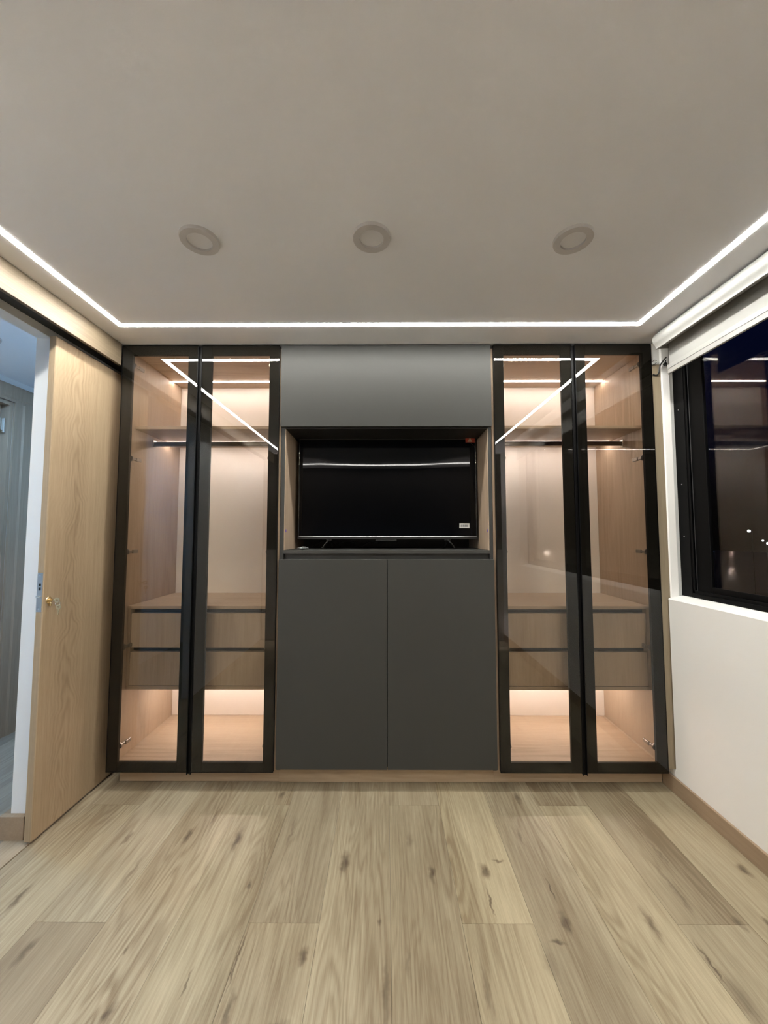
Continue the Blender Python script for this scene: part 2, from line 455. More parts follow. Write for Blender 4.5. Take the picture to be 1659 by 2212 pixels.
# oak threshold board lying in the doorway, split off by the dark track groove
for (a, b_) in ((-0.80, 0.96), (0.9604, 1.80)):
    plank(-1.690, -1.5625, a, b_, 'hall_floor', (1.12, 1.0, .86))
plank(-1.690, -1.5625, 1.8004, 3.1, 'hall_floor', (1.1, 1.0, .88))

# ------------------------------------------------------------------ structure: shell
struct('ceiling', B().box(-2.75, 1.90, -1.0, 3.3, CZ, CZ + 0.06, bev=0), 'ceiling',
       'plain greyish white ceiling edged by a glowing light strip', 'ceiling')
b = B()
b.box(-1.688, -1.617, 1.80, 3.25, 0, 2.30, bev=0.002)
b.box(-1.688, -1.617, -0.85, 0.95, 0, 2.30, bev=0.002)
b.box(-1.688, -1.617, -0.85, 3.25, 2.30, CZ, bev=0.001)
struct('wall_left', b, 'hall_paint', 'white wall with the doorway behind the oak sliding door', 'wall')
b = B()
b.box(1.52, 1.74, -0.85, 2.10, 0, 1.007, bev=0.003)             # parapet under the window
b.box(1.566, 1.74, 2.10, 3.25, 0, 1.003, bev=0.001)
b.box(1.52, 1.566, 2.10, 2.20, 0, 0.115, bev=0.002)             # stub below the filler strip
b.prism([(1.5205, 1.004), (1.5245, 1.0085), (1.598, 1.0225), (1.739, 1.0225), (1.739, 1.002), (1.5205, 1.002)], -0.16, 2.10, 'Y')   # sloping sill
b.box(1.52, 1.74, -0.85, -0.16, 1.007, CZ, bev=0.002)            # pier at the near end of the window
b.box(1.52, 1.74, -0.16, 2.10, 2.407, CZ, bev=0.001)              # lintel
struct('wall_right', b, 'paint', 'white wall with a low parapet under the black window', 'wall')
b = B()
b.box(1.5365, 1.583, 2.100, 2.168, 1.006, CZ, bev=0.004)
struct('trim_1', b, 'paint', 'white rounded pilaster edge beside the oak filler strip', 'trim')
struct('trim_7', B().box(1.5835, 1.74, 2.108, 3.25, 1.006, CZ, bev=0.003), 'shaded_plaster', 'plastered window reveal, grey partly from painted-in blind shadow, next to the black window frame', 'trim')
struct('wall_back', B().box(-1.617, 1.566, 2.70, 2.80, 0, CZ, bev=0), 'paint', 'white wall hidden behind the wardrobes', 'wall')
struct('wall_front', B().box(-2.75, 1.74, -0.95, -0.85, 0, CZ, bev=0), 'rear_wall', 'brown panelled wall behind the viewer, seen only in the glass', 'wall')
struct('wall_outer', B().box(-2.72, -2.572, -0.95, 1.62, 0, CZ, bev=0).box(-2.72, -2.572, 1.62, 2.60, 2.27, CZ, bev=0)
       .box(-2.72, -2.572, 2.60, 3.25, 0, CZ, bev=0), 'hall_paint', 'bluish white hallway wall beyond the doorway', 'wall')
struct('wall_far', B().box(-2.72, -1.617, 3.10, 3.25, 0, CZ, bev=0), 'hall_paint', 'hallway end wall beyond the doorway', 'wall')
struct('baseboard_right', B().box(1.507, 1.52, -0.85, 2.185, 0.0, 0.082, bev=0.0015), 'oak_trim',
       'brown oak skirting along the white wall under the window', 'baseboard')
struct('baseboard_left', B().box(-1.617, -1.605, 1.788, 2.6, 0.0, 0.10, bev=0.001).box(-1.718, -1.605, 1.775, 1.80, 0, 0.10, bev=0.001)
       .box(-1.718, -1.688, 1.80, 3.1, 0, 0.10, bev=0.001), 'oak_trim', 'brown oak skirting round the foot of the white door jamb', 'baseboard')
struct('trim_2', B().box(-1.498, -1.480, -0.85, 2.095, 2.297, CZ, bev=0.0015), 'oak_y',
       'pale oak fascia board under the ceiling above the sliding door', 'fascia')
struct('trim_3', B().box(-1.617, -1.4985, -0.85, 2.60, 2.338, 2.358, bev=0.001), 'grey_dark',
       'dark track board hidden behind the oak fascia', 'trim')
struct('trim_4', B().box(1.4862, 1.5362, 2.106, 2.122, 0.118, 2.30, bev=0.001), 'oak_filler',
       'narrow oak filler strip between the right wardrobe and the window reveal', 'trim')
struct('trim_5', B().box(1.4862, 1.5362, 2.110, 2.20, 2.301, CZ, bev=0.001), 'paint',
       'short white bulkhead above the oak filler strip', 'trim')

# ------------------------------------------------------------------ door_1: sliding oak door
d1 = thing('door_1', (-1.561, 1.748, 0), 'oak veneered sliding door standing half open at the left', 'door', kind='structure')
box('door_panel', 'oak_door', d1, -1.577, -1.545, 1.748, 2.62, 0.012, 2.283, bev=0.0025)
lk = box('lock_plate', 'alu', d1, -1.5745, -1.5495, 1.7462, 1.752, 1.003, 1.177, bev=0.0006, label='grey metal lock plate on the door edge')
box('latch_slot', 'black_gap_and_shade', lk, -1.5655, -1.5565, 1.7452, 1.7468, 1.118, 1.130, bev=0.0002)
box('latch_slot', 'black_gap_and_shade', lk, -1.5655, -1.5565, 1.7452, 1.7468, 1.099, 1.113, bev=0.0002)
box('latch_bolt', 'chrome', lk, -1.572, -1.553, 1.739, 1.7468, 1.068, 1.074, bev=0.0008)
for z in (1.165, 1.016):
    B().cyl((-1.562, 1.7462, z), 0.0035, 0.0012, 'Y', 12).build('screw', 'chrome', lk, smooth=True)
cy = B().ring((-1.5455, 1.778, 1.051), 0.006, 0.0165, 0.0, 0.004, axis='X', n=28).cyl((-1.539, 1.778, 1.051), 0.0085, 0.014, 'X', 20, bev=.001)\
    .box(-1.545, -1.531, 1.7735, 1.7825, 1.024, 1.045, bev=.003).build('lock_cylinder', 'brass', d1, smooth=True)
k = B()
k.box(-1.533, -1.516, 1.7765, 1.7795, 1.046, 1.056, bev=.0006)
k.ring((-1.506, 1.778, 1.051), 0.005, 0.0125, -0.0014, 0.0014, n=24, axis='Y', lip=.0004)
k.build('key', 'brass', cy, smooth=True)
rp = [(-1.503 + .002 * math.cos(a), 1.778 + .010 * math.cos(a), 1.036 + .012 * math.sin(a)) for a in [i * math.tau / 22 for i in range(22)]]
B().tube(rp, 0.0011, 6, closed=True).build('key_ring', 'chrome', cy, smooth=True)
B().ring((-1.501, 1.781, 1.020), 0.004, 0.0115, -0.0013, 0.0013, n=22, axis='Y', lip=.0004).box(-1.5035, -1.4985, 1.7798, 1.7822, 0.984, 1.010, bev=.0005)\
    .build('spare_key', 'brass', cy, smooth=True)

# ------------------------------------------------------------------ door_2: hall door
d2 = thing('door_2', (-2.572, 2.1, 0), 'grey wooden hallway door with moulded frame seen through the doorway', 'door', kind='structure')
HX = -2.572
b = B()
b.prism([(HX, 2.60), (HX, 2.745), (HX + .018, 2.745), (HX + .022, 2.735), (HX + .022, 2.665), (HX + .014, 2.655), (HX + .014, 2.60)], 0, 2.2618, 'Z')
b.prism([(HX, 1.62), (HX, 1.475), (HX + .018, 1.475), (HX + .022, 1.485), (HX + .022, 1.555), (HX + .014, 1.565), (HX + .014, 1.62)], 0, 2.2618, 'Z')
b.prism([(HX, 2.262), (HX, 2.375), (HX + .018, 2.375), (HX + .022, 2.365), (HX + .022, 2.290), (HX + .014, 2.280), (HX + .014, 2.262)], 1.475, 2.745, 'Y')
b.build('architrave', 'hall_wood', d2)
B().box(-2.70, HX, 2.575, 2.60, 0, 2.262).box(-2.70, HX, 1.62, 1.645, 0, 2.262).box(-2.70, HX, 1.645, 2.575, 2.237, 2.262).build('jamb_lining', 'hall_wood', d2)
B().box(-2.66, -2.625, 1.648, 2.572, 0.006, 2.234, bev=.002).box(-2.626, -2.618, 2.44, 2.47, 0.01, 2.234).box(-2.626, -2.618, 2.30, 2.33, 0.01, 2.234)\
    .build('door_leaf', 'hall_wood', d2)
for z in (2.10, 1.06, 0.25):
    B().cyl((-2.600, 2.568, z), 0.0075, 0.088, 'Z', 14, bev=.001).box(-2.606, -2.602, 2.535, 2.566, z - .04, z + .04, bev=.0005)\
        .cyl((-2.600, 2.568, z - .05), 0.009, 0.012, 'Z', 14).build('hinge', 'chrome', d2, smooth=True)

# ------------------------------------------------------------------ window_1
w = thing('window_1', (1.63, 1.05, 1.023), 'black aluminium window with the night outside, under the rolled blind', 'window', kind='structure')
ZB = 1.0235
b = B()
b.box(1.600, 1.680, 2.036, 2.1065, ZB, 2.405, bev=.0015)
b.box(1.600, 1.680, -0.158, -0.110, ZB, 2.405, bev=.0015)
b.box(1.600, 1.680, -0.110, 2.036, ZB, ZB + .022, bev=.0015)
b.box(1.600, 1.680, -0.110, 2.036, 2.38, 2.405, bev=.0015)
b.box(1.604, 1.610, -0.110, 2.036, ZB + .022, ZB + .037, bev=.0008)      # track lips
b.box(1.640, 1.645, -0.110, 2.036, ZB + .022, ZB + .035, bev=.0008)
b.box(1.604, 1.610, 2.022, 2.036, ZB + .022, 2.38, bev=.0008)
b.build('window_frame', 'win_alu', w)
b = B()
b.box(1.616, 1.632, 1.930, 2.021, ZB + .028, 2.375, bev=.0015)
b.box(1.616, 1.632, 0.98, 1.045, ZB + .028, 2.375, bev=.0015)
b.box(1.616, 1.632, 1.045, 1.930, ZB + .028, 1.088, bev=.0015)
b.box(1.616, 1.632, 1.045, 1.930, 2.335, 2.375, bev=.0015)
sash = b.build('sash', 'win_alu', w)
box('glass_pane', 'win_glass', sash, 1.6215, 1.6255, 1.043, 1.932, 1.086, 2.337, bev=0)
box('seal', 'alu', sash, 1.6145, 1.6163, 2.018, 2.0215, ZB + .03, 2.37, bev=0, label='grey brush seal')
b = B()
b.box(1.648, 1.664, -0.108, -0.04, ZB + .028, 2.375, bev=.0015)
b.box(1.648, 1.664, 0.99, 1.055, ZB + .028, 2.375, bev=.0015)
b.box(1.648, 1.664, -0.04, 0.99, ZB + .028, 1.088, bev=.0015)
b.box(1.648, 1.664, -0.04, 0.99, 2.335, 2.375, bev=.0015)
sash2 = b.build('sash', 'win_alu', w)
box('glass_pane', 'win_glass', sash2, 1.6535, 1.6575, -0.042, 0.992, 1.086, 2.337, bev=0)
for z in (1.34, 1.62, 2.03):
    B().cyl((1.5995, 2.072, z), 0.0035, 0.002, 'X', 12).build('screw', 'alu', w, smooth=True)

# ------------------------------------------------------------------ ceiling light strip
ls = thing('light_strip', (0, 1.0, CZ), 'continuous glowing white light strip let into the ceiling edge', 'light strip')
XL, XR, YB, YF, HW = -1.356, 1.288, 1.903, -0.60, 0.014
for nm, (x0, x1, y0, y1) in (('back', (XL - HW, XR + HW, YB - HW, YB + HW)), ('front', (XL - HW, XR + HW, YF - HW, YF + HW)),
                             ('left', (XL - HW, XL + HW, YF + HW, YB - HW)), ('right', (XR - HW, XR + HW, YF + HW, YB - HW))):
    box('diffuser', 'led', ls, x0, x1, y0, y1, CZ - .0009, CZ - .0002, bev=0)

# ------------------------------------------------------------------ downlights
def downlight(loc, label):
    t = thing('downlight', loc, label, 'downlight', 'round downlights switched off in the ceiling')
    x, y, z = loc
    B().ring((x, y, z), 0.0435, 0.0685, 0.0, -0.011, n=48).build('trim_ring', 'light_trim', t, smooth=True)
    B().cyl((x, y, z - .0015), 0.0445, 0.003, 'Z', 40).build('diffuser', 'light_diff', t, smooth=True)
    return t
dl = downlight((-0.674, 1.333, CZ), 'round unlit ceiling downlight on the side of the oak sliding door')
for loc, lab in (((-0.050, 1.323, CZ), 'round unlit ceiling downlight in the middle, above the television'),
                 ((0.679, 1.335, CZ), 'round unlit ceiling downlight on the side of the window blind')):
    r = dl.copy(); COL.objects.link(r); r.location = loc; r['label'] = lab
    for ch in list(dl.children):
        c = ch.copy(); COL.objects.link(c); c.parent = r

# ------------------------------------------------------------------ wardrobes
def hinge_mesh(sgn):
    b = B()
    b.cyl((0, 0, 0), 0.016, 0.010, 'Y', 18, bev=.001)
    b.box(min(0, -sgn * .012), max(0, -sgn * .012), 0, 0.050, -0.007, 0.007, bev=.002)
    b.box(min(-sgn * .017, -sgn * .006), max(-sgn * .017, -sgn * .006), 0.03, 0.072, -0.010, 0.010, bev=.002)
    me = bpy.data.meshes.new('hinge'); b.bm.to_mesh(me); b.bm.free(); me.materials.append(MAT['nickel'])
    return me
HINGE = {1: hinge_mesh(1), -1: hinge_mesh(-1)}

def leaf(root, x0, x1, hinge_side, handle=None, label=None):
    z0, z1, sw = 0.099, 2.413, 0.056
    b = B()
    b.box(x0, x0 + sw, D + .0045, D + .021, z0, z1, bev=.001)
    b.box(x1 - sw, x1, D + .0045, D + .021, z0, z1, bev=.001)
    b.box(x0 + sw, x1 - sw, D + .0045, D + .021, z0, z0 + .049, bev=.001)
    b.box(x0 + sw, x1 - sw, D + .0045, D + .021, z1 - .054, z1, bev=.001)
    fr = b.build('door', 'black_alu', root, label=label)
    pb = B().box(x0 + .0015, x1 - .0015, D, D + .004, z0 + .0015, z1 - .0015, bev=0)
    pb.bm.faces.ensure_lookup_table()
    bk = [f for f in pb.bm.faces if f.calc_center_median().y > D + .0039]
    ring = bmesh.ops.inset_region(pb.bm, faces=bk, thickness=sw - .002, use_even_offset=True)['faces']
    for f in pb.bm.faces: f.material_index = 0
    for f in ring: f.material_index = 1
    pb.build('glass_pane', ['glass', 'glass_back'], fr)
    b = B()
    b.box(x0 - .0004, x0 + .0014, D - .0005, D + .0046, z0, z1, bev=0); b.box(x1 - .0014, x1 + .0004, D - .0005, D + .0046, z0, z1, bev=0)
    b.box(x0 + .0014, x1 - .0014, D - .0005, D + .0046, z0 - .0003, z0 + .0014, bev=0); b.box(x0 + .0014, x1 - .0014, D - .0005, D + .0046, z1 - .0014, z1 + .0003, bev=0)
    b.build('edge_profile', 'win_alu', fr)
    if handle:
        h0, h1 = handle
        b = B().box(h0, h1, D + .008, D + .024, z0 - .012, z1 - .004, bev=.001)
        b.box(h0, h0 + .0025, D - .002, D + .008, z0 - .012, z1 - .004, bev=.0005).box(h1 - .0025, h1, D - .002, D + .008, z0 - .012, z1 - .004, bev=.0005)
        b.build('handle_profile', 'win_alu', fr)
    for z in (2.307, 1.776, 1.256, 0.740, 0.222):
        o = bpy.data.objects.new('hinge', HINGE[hinge_side]); COL.objects.link(o); o.parent = fr
        xx = (x0 + .050) if hinge_side < 0 else (x1 - .050)
        o.location = Vector((xx, D + .026, z)) - ORG[root]
    return fr

def wardrobe(name_label, xi0, xi1, wall, leaves, side):
    """xi0..xi1 inner faces of the side panels; wall = thickness of the panel"""
    t = thing('wardrobe', ((xi0 + xi1) / 2, 2.12, 0), name_label, 'wardrobe', 'glass fronted wardrobes either side of the television cabinet')
    yf, yb = D + .023, 2.66
    box('side_panel', 'oak_z', t, xi0 - wall, xi0, yf, yb + .018, 0.100, 2.402)
    box('side_panel', 'oak_z', t, xi1, xi1 + wall, yf, yb + .018, 0.100, 2.402)
    box('back_panel', 'back_panel', t, xi0 + .0002, xi1 - .0002, yb, yb + .014, 0.139, 2.384, label='pale cream back panel')
    box('top_panel', 'oak_x', t, xi0 + .0002, xi1 - .0002, yf, yb + .018, 2.385, 2.403)
    box('bottom_panel', 'oak_x', t, xi0 + .0002, xi1 - .0002, yf, yb + .018, 0.118, 0.138)
    box('plinth', 'oak_plinth', t, xi0 - wall, xi1 + wall + (.021 if side > 0 else 0), 2.186, 2.204, 0.002, 0.0985)
    sh = box('shelf', 'oak_x', t, xi0 + .0003, xi1 - .0003, 2.180, yb - .0005, 1.957, 1.975)
    # light strips: under the top, under the shelf
    for z, y in ((2.385, 2.548), (1.957, 2.50)):
        box('light_strip', 'led_closet', t, xi0 + .004, xi1 - .004, y - .008, y + .008, z - .003, z - .0001, bev=0, label='glowing warm white light strip')
    r = B().box(xi0 + .004, xi1 - .004, 2.352, 2.366, 1.898, 1.926, bev=.005).build('hanging_rail', 'alu', t, smooth=True, label='flat metal hanging rail')
    r.data.materials[0] = MAT['rail']
    for x in (xi0 + .0005, xi1 - .0085):
        B().box(x, x + .008, 2.344, 2.374, 1.892, 1.938, bev=.004).cyl((x + .004, 2.342, 1.932), .004, .006, 'Y', 10).build('rail_bracket', 'chrome', r, smooth=True)
    for (x0, x1, hs, hd, lb) in leaves:
        leaf(t, x0, x1, hs, hd, lb)
    return t

def drawer_unit(xi0, xi1, label):
    t = thing('drawer_unit', ((xi0 + xi1) / 2, 2.4, 0.495), label, 'drawer unit', 'floating two drawer units inside the wardrobes')
    yf, yb = 2.176, 2.659
    a, c = xi0 + .0006, xi1 - .0006
    box('top_panel', 'oak_x', t, a, c, yf - .004, yb, 0.935, 0.953)
    box('bottom_panel', 'oak_x', t, a, c, yf, yb, 0.495, 0.513)
    box('side_panel', 'oak_z', t, a, a + .018, yf, yb, 0.5132, 0.9348)
    box('side_panel', 'oak_z', t, c - .018, c, yf, yb, 0.5132, 0.9348)
    for z in (0.9348 - .011, 0.7105):
        box('finger_channel', 'black_gap_and_shade', t, a + .019, c - .019, yf + .032, yf + .050, z - .0115, z + .0108, bev=0, label='black recessed finger channel')
    for z0, z1 in ((0.723, 0.911), (0.517, 0.699)):
        dr = box('drawer', 'oak_z', t, a + .0215, c - .0215, yf - .001, yf + .017, z0, z1, bev=.001)
        box('drawer_box', 'oak_x', dr, a + .035, c - .035, yf + .052, yb - .03, z0 + .006, z1 - .012)
    box('light_strip', 'led_low', t, a + .004, c - .004, 2.50, 2.516, 0.4918, 0.4949, bev=0, label='glowing warm white light strip underneath')
    return t

MAT['rail'] = pbr('dark_bronze_rail', (0.16, 0.135, 0.10), .3, metal=1.0, bump=.03, bscale=500)
wardrobe('wardrobe with two smoked glass doors next to the oak sliding door', -1.443, -0.603, .018,
         [(-1.478, -1.052, -1, None, 'smoked glass door in a black frame'),
          (-1.030, -0.5945, 1, (-1.052, -1.0305), 'smoked glass door in a black frame with black pull profile')], -1)
drawer_unit(-1.443, -0.603, 'oak unit with two drawers behind glass in the wardrobe by the sliding door')
wardrobe('wardrobe with two smoked glass doors next to the window wall', 0.6095, 1.467, .018,
         [(0.604, 1.0365, -1, (1.037, 1.059), 'smoked glass door in a black frame with black pull profile'),
          (1.0595, 1.484, 1, None, 'smoked glass door in a black frame')], 1)
drawer_unit(0.6095, 1.467, 'oak unit with two drawers behind glass in the wardrobe by the window')

# ------------------------------------------------------------------ media cabinet
mc = thing('media_cabinet', (0.0, 2.12, 0), 'dark grey tall cabinet with open television niche between the two wardrobes', 'cabinet')
yf, yb = D + .021, 2.66
ML, MR = -0.561, 0.570
for x0, x1 in ((-0.583, ML), (MR, 0.5895)):
    box('side_panel', 'grey_dark', mc, x0, x1, yf, yb + .018, 0.1, 2.405)
box('niche_lining', 'oak_z', mc, ML + .0003, ML + .004, yf + .0006, 2.625, 1.2655, 1.940, bev=.0004, label='oak lining on the side of the niche')
box('niche_lining', 'oak_z', mc, MR - .004, MR - .0003, yf + .0006, 2.625, 1.2655, 1.940, bev=.0004, label='oak lining on the side of the niche')
box('back_panel', 'black_gap_and_shade', mc, ML + .0002, MR - .0002, 2.63, 2.648, 0.14, 2.384)  # dark grey panel, blackened to paint in the niche's shade
box('top_panel', 'grey_dark', mc, ML + .0002, MR - .0002, yf, yb, 2.386, 2.404)
box('niche_ceiling', 'black_gap_and_shade', mc, ML + .0002, MR - .0002, yf + .001, 2.629, 1.942, 1.960)  # board is dark grey; its shade is put into the colour
box('niche_shelf', 'grey_dark', mc, ML + .0002, MR - .0002, D + .012, 2.629, 1.2465, 1.2645)
box('recessed_rail', 'grey_dark', mc, ML + .0002, MR - .0002, D + .042, D + .060, 1.150, 1.2463)
box('bottom_panel', 'grey_dark', mc, ML + .0002, MR - .0002, yf, yb, 0.118, 0.136)
box('flap_door', 'grey', mc, -0.584, 0.588, D, D + .018, 1.949, 2.411, bev=.0012, label='dark grey lift-up flap above the television')
box('door', 'grey', mc, -0.5815, 0.0065, D, D + .018, 0.114, 1.216, bev=.0012, label='plain dark grey door under the television')
box('door', 'grey', mc, 0.0095, 0.5885, D, D + .018, 0.114, 1.216, bev=.0012, label='plain dark grey door under the television')
box('plinth', 'oak_plinth', mc, -0.5845, 0.590, 2.181, 2.199, 0.002, 0.0985, label='oak plinth')
for x, s in ((ML + .004, 1), (MR - .004, -1)):
    B().box(min(x, x + s * .0016), max(x, x + s * .0016), 2.140, 2.152, 1.364, 1.380, bev=.0005).build('cap_sticker', 'violet', mc, label='tiny violet cap sticker')

# ------------------------------------------------------------------ television
TY = 2.335
tv = thing('television', (0.012, TY + .02, 1.2648), 'black flat television on two splayed feet in the grey niche', 'television')
tv.rotation_euler.x = -0.0155
X0, X1, Z0, Z1 = -0.533, 0.556, 1.338, 1.940
box('back_housing', 'black_plastic', tv, X0 + .002, X1 - .002, TY + .006, TY + .022, Z0, Z1 - .001, bev=.003)
B().box(X0 + .12, X1 - .12, TY + .022, TY + .070, Z0 + .02, Z0 + .38, bev=.012).build('rear_bulge', 'black_plastic', tv)
b = B()
b.box(X0, X0 + .006, TY - .001, TY + .010, Z0, Z1, bev=.001); b.box(X1 - .006, X1, TY - .001, TY + .010, Z0, Z1, bev=.001)
b.box(X0, X1, TY - .001, TY + .010, Z1 - .006, Z1 + .001, bev=.001)
b.build('bezel', 'black_plastic', tv)
# screen: its loose protective film bows a little, so the reflection of the light strip waves
nx, nz = 60, 16
bmv = bmesh.new(); rows = []
def tilt(u):
    pts = [(0, 1007), (.11, 1005.4), (.24, 1007.6), (.32, 1009.1), (.44, 1009.8), (.57, 1008.8), (.65, 1008.8), (.73, 1007), (.82, 1004.5), (.9, 1002.6), (1, 1002.3)]
    for (a, va), (c, vc) in zip(pts, pts[1:]):
        if u <= c:
            s = (u - a) / (c - a); s = s * s * (3 - 2 * s)
            return va + (vc - va) * s
    return pts[-1][1]
TILT0, TGAIN = 0.0, 0.00066
for i in range(nx + 1):
    u = i / nx; r = []
    for j in range(nz + 1):
        z = Z0 + .006 + (Z1 - .012 - Z0) * j / nz
        zr = z - (Z0 + Z1) / 2 - .12
        ang = TILT0 + TGAIN * (tilt(u) - 1006.5)
        r.append(bmv.verts.new((X0 + .005 + (X1 - X0 - .010) * u, TY + .001 + ang * zr, z)))
    rows.append(r)
for i in range(nx):
    for j in range(nz):
        bmv.faces.new((rows[i][j], rows[i + 1][j], rows[i + 1][j + 1], rows[i][j + 1]))
sb = B(); sb.add(bmv)
sc = sb.build('screen', 'screen', tv, smooth=True)
for x in (X0 + .001, X1 - .007):
    B().box(x, x + .006, TY - .0035, TY - .0022, 1.45, 1.72, bev=.0004).build('film_edge', 'film', tv, label='loose edge of clear protective film')
for x, zz in ((X0 + .003, (1.868, 1.80, 1.775)), (X1 - .004, (1.858, 1.80, 1.785))):
    pp = [(x + .0015 * math.sin(i * 1.9), TY - .005 - .002 * math.sin(i), zz[0] + (zz[2] - zz[0]) * i / 9) for i in range(10)]
    B().tube(pp, .0013, 6).build('film_curl', 'chrome', tv, smooth=True, label='curled glinting film edge')
B().box(X0 - .001, X1 + .001, TY - .003, TY + .02, 1.322, 1.3375, bev=.0015).build('bottom_trim', 'black_plastic', tv)
bar = B().prism([(TY - .0035, 1.3372), (TY - .0020, 1.3395), (TY + .0005, 1.3395), (TY + .0005, 1.3345), (TY - .0040, 1.3345)], X0 + .008, X1 - .006, 'X').build('bottom_bar', 'tv_bar', tv, label='polished silver strip along the bottom edge')
B().box(-0.062, 0.066, TY - .002, TY + .02, 1.310, 1.3215, bev=.002).build('sensor_box', 'black_plastic', tv)
for x in (-0.345, 0.378):
    b = B()
    b.tube([(x, TY + .016, 1.328), (x, TY + .006, 1.318), (x - .028 * (1 if x < 0 else -1), TY - .055, 1.272), (x - .03 * (1 if x < 0 else -1), TY - .062, 1.269)], .0045, 8)
    b.tube([(x, TY + .016, 1.328), (x, TY + .026, 1.318), (x + .008 * (1 if x < 0 else -1), TY + .10, 1.272), (x + .009 * (1 if x < 0 else -1), TY + .108, 1.2695)], .0045, 8)
    b.box(x - .018, x + .018, TY + .004, TY + .028, 1.312, 1.326, bev=.003)
    f = b.build('foot', 'black_plastic', tv, smooth=True)
    s_ = 1 if x < 0 else -1
    B().tube([(x - s_ * .012, TY - .024, 1.299), (x - s_ * .0285, TY - .0605, 1.2715)], .0052, 8).build('foot_cap', 'chrome', f, smooth=True, label='bright metal front of the foot')
st = B().box(0.447, 0.508, TY - .0036, TY - .0024, 1.389, 1.418, bev=.0003).build('label_sticker', 'paper', tv, label='small white printed label')
b = B()
for i in range(13):
    x = 0.4545 + i * .0034
    b.box(x, x + (.0024 if i % 3 else .0014), TY - .0040, TY - .0035, 1.3975, 1.4095, bev=0)
b.box(0.4535, 0.500, TY - .0040, TY - .0035, 1.3958, 1.3972, bev=0)
b.build('label_print', 'ink', st)
tg = B().box(0.492, 0.551, TY - .0046, TY - .0026, 1.916, 1.955, bev=.0005).build('tag_sticker', 'red', tv, label='red sticker on the top corner')
B().prism([(0.503, 1.920), (0.532, 1.920), (0.521, 1.945), (0.515, 1.940)], TY - .0056, TY - .0045, 'Y').build('tag_print', 'tan', tg)
B().box(0.497, 0.540, TY - .0054, TY - .0046, 1.9485, 1.9515, bev=0).build('tag_bar', 'tan', tg)
pp = [(0.505, TY - .006, 1.917), (0.520, TY - .009, 1.912), (0.533, TY - .008, 1.902), (0.545, TY - .007, 1.893), (0.549, TY - .006, 1.875)]
B().tube(pp, .0014, 6).build('film_corner', 'film', tv, smooth=True, label='peeling corner of clear film')

# cable behind the television
pp = []
for i in range(46):
    s = i / 45
    pp.append((-0.47 + .42 * s, 2.50 + .03 * math.sin(9 * s), 1.272 + .045 * abs(math.sin(s * 8.5)) * (1 - .25 * s)))
tag(B().tube(pp, .0045, 8).build('power_cable', 'black_plastic', smooth=True), 'looped black cable lying behind the television feet', 'cable')
# small wrapped packet on the niche shelf
bmv = bmesh.new()
bmesh.ops.create_uvsphere(bmv, u_segments=18, v_segments=10, radius=1)
random.seed(11)
for v in bmv.verts:
    e = abs(v.co.x)
    n = 1 + .22 * random.uniform(-1, 1)
    v.co = Vector((-0.462 + v.co.x * .033, 2.152 + v.co.y * .016 * (1 - .3 * e), 1.2755 + v.co.z * .0085 * n * (1 - .45 * e)))
    v.co.z = max(v.co.z, 1.2648)
pk = B(); pk.add(bmv)
MAT['packet'] = pbr('crumpled_silver_wrap', (0.20, 0.21, 0.21), .25, metal=.6, bump=.4, bscale=120)
tag(pk.build('plastic_packet', 'packet', smooth=False), 'small crumpled grey packet on the niche shelf beside the television', 'packet')

# ------------------------------------------------------------------ roller blind
rb = thing('roller_blind', (1.47, 1.0, 2.16), 'white roller blind with rounded cassette rolled up over the window', 'blind')
YE, YN = 1.985, -0.14
prof = [(1.452, 2.4185)]
for i in range(9):
    a = math.radians(100 + i * 17)
    prof.append((1.450 + .036 * math.cos(a), 2.376 + .040 * math.sin(a)))
prof += [(1.432, 2.329), (1.437, 2.327), (1.440, 2.331)]
inner = [(1.436, 2.345), (1.424, 2.368), (1.428, 2.394), (1.452, 2.410)]
B().prism(prof + inner, YN, YE, 'Y').build('cassette_cover', 'white_plastic', rb, smooth=True)
B().prism([(1.4525, 2.4185), (1.512, 2.4185), (1.512, 2.334), (1.506, 2.334), (1.506, 2.410), (1.4525, 2.410)], YN, YE, 'Y').build('back_rail', 'white_plastic', rb)
capp = prof + [(1.500, 2.334), (1.512, 2.334), (1.512, 2.4185)]
B().prism(capp, YE + .0003, YE + .004, 'Y').build('end_cap', 'white_plastic', rb)
B().prism(capp, YN - .004, YN - .0003, 'Y').build('end_cap', 'white_plastic', rb)
B().cyl((1.472, (YE + YN) / 2, 2.372), .024, YE - YN - .01, 'Y', 28).build('fabric_roll', 'fabric', rb, smooth=True)
box('fabric', 'fabric', rb, 1.4935, 1.4948, YN + .012, YE - .004, 2.236, 2.372, bev=0)
b = B()
b.prism([(1.4885, 2.243), (1.4945, 2.246), (1.4990, 2.243), (1.4990, 2.2225), (1.4895, 2.2225)], YN + .010, YE - .002, 'Y')
b.box(1.4925, 1.4965, YN + .012, YE - .004, 2.217, 2.2235, bev=0)
b.prism([(1.4860, 2.2178), (1.4995, 2.2178), (1.4985, 2.196), (1.493, 2.1925), (1.4875, 2.196)], YN + .010, YE - .002, 'Y')
br = b.build('bottom_rail', 'white_plastic', rb)
B().prism([(1.4855, 2.244), (1.5005, 2.244), (1.4995, 2.196), (1.493, 2.1905), (1.4865, 2.196)], YE - .0018, YE + .002, 'Y').build('rail_end_cap', 'white_plastic', br)

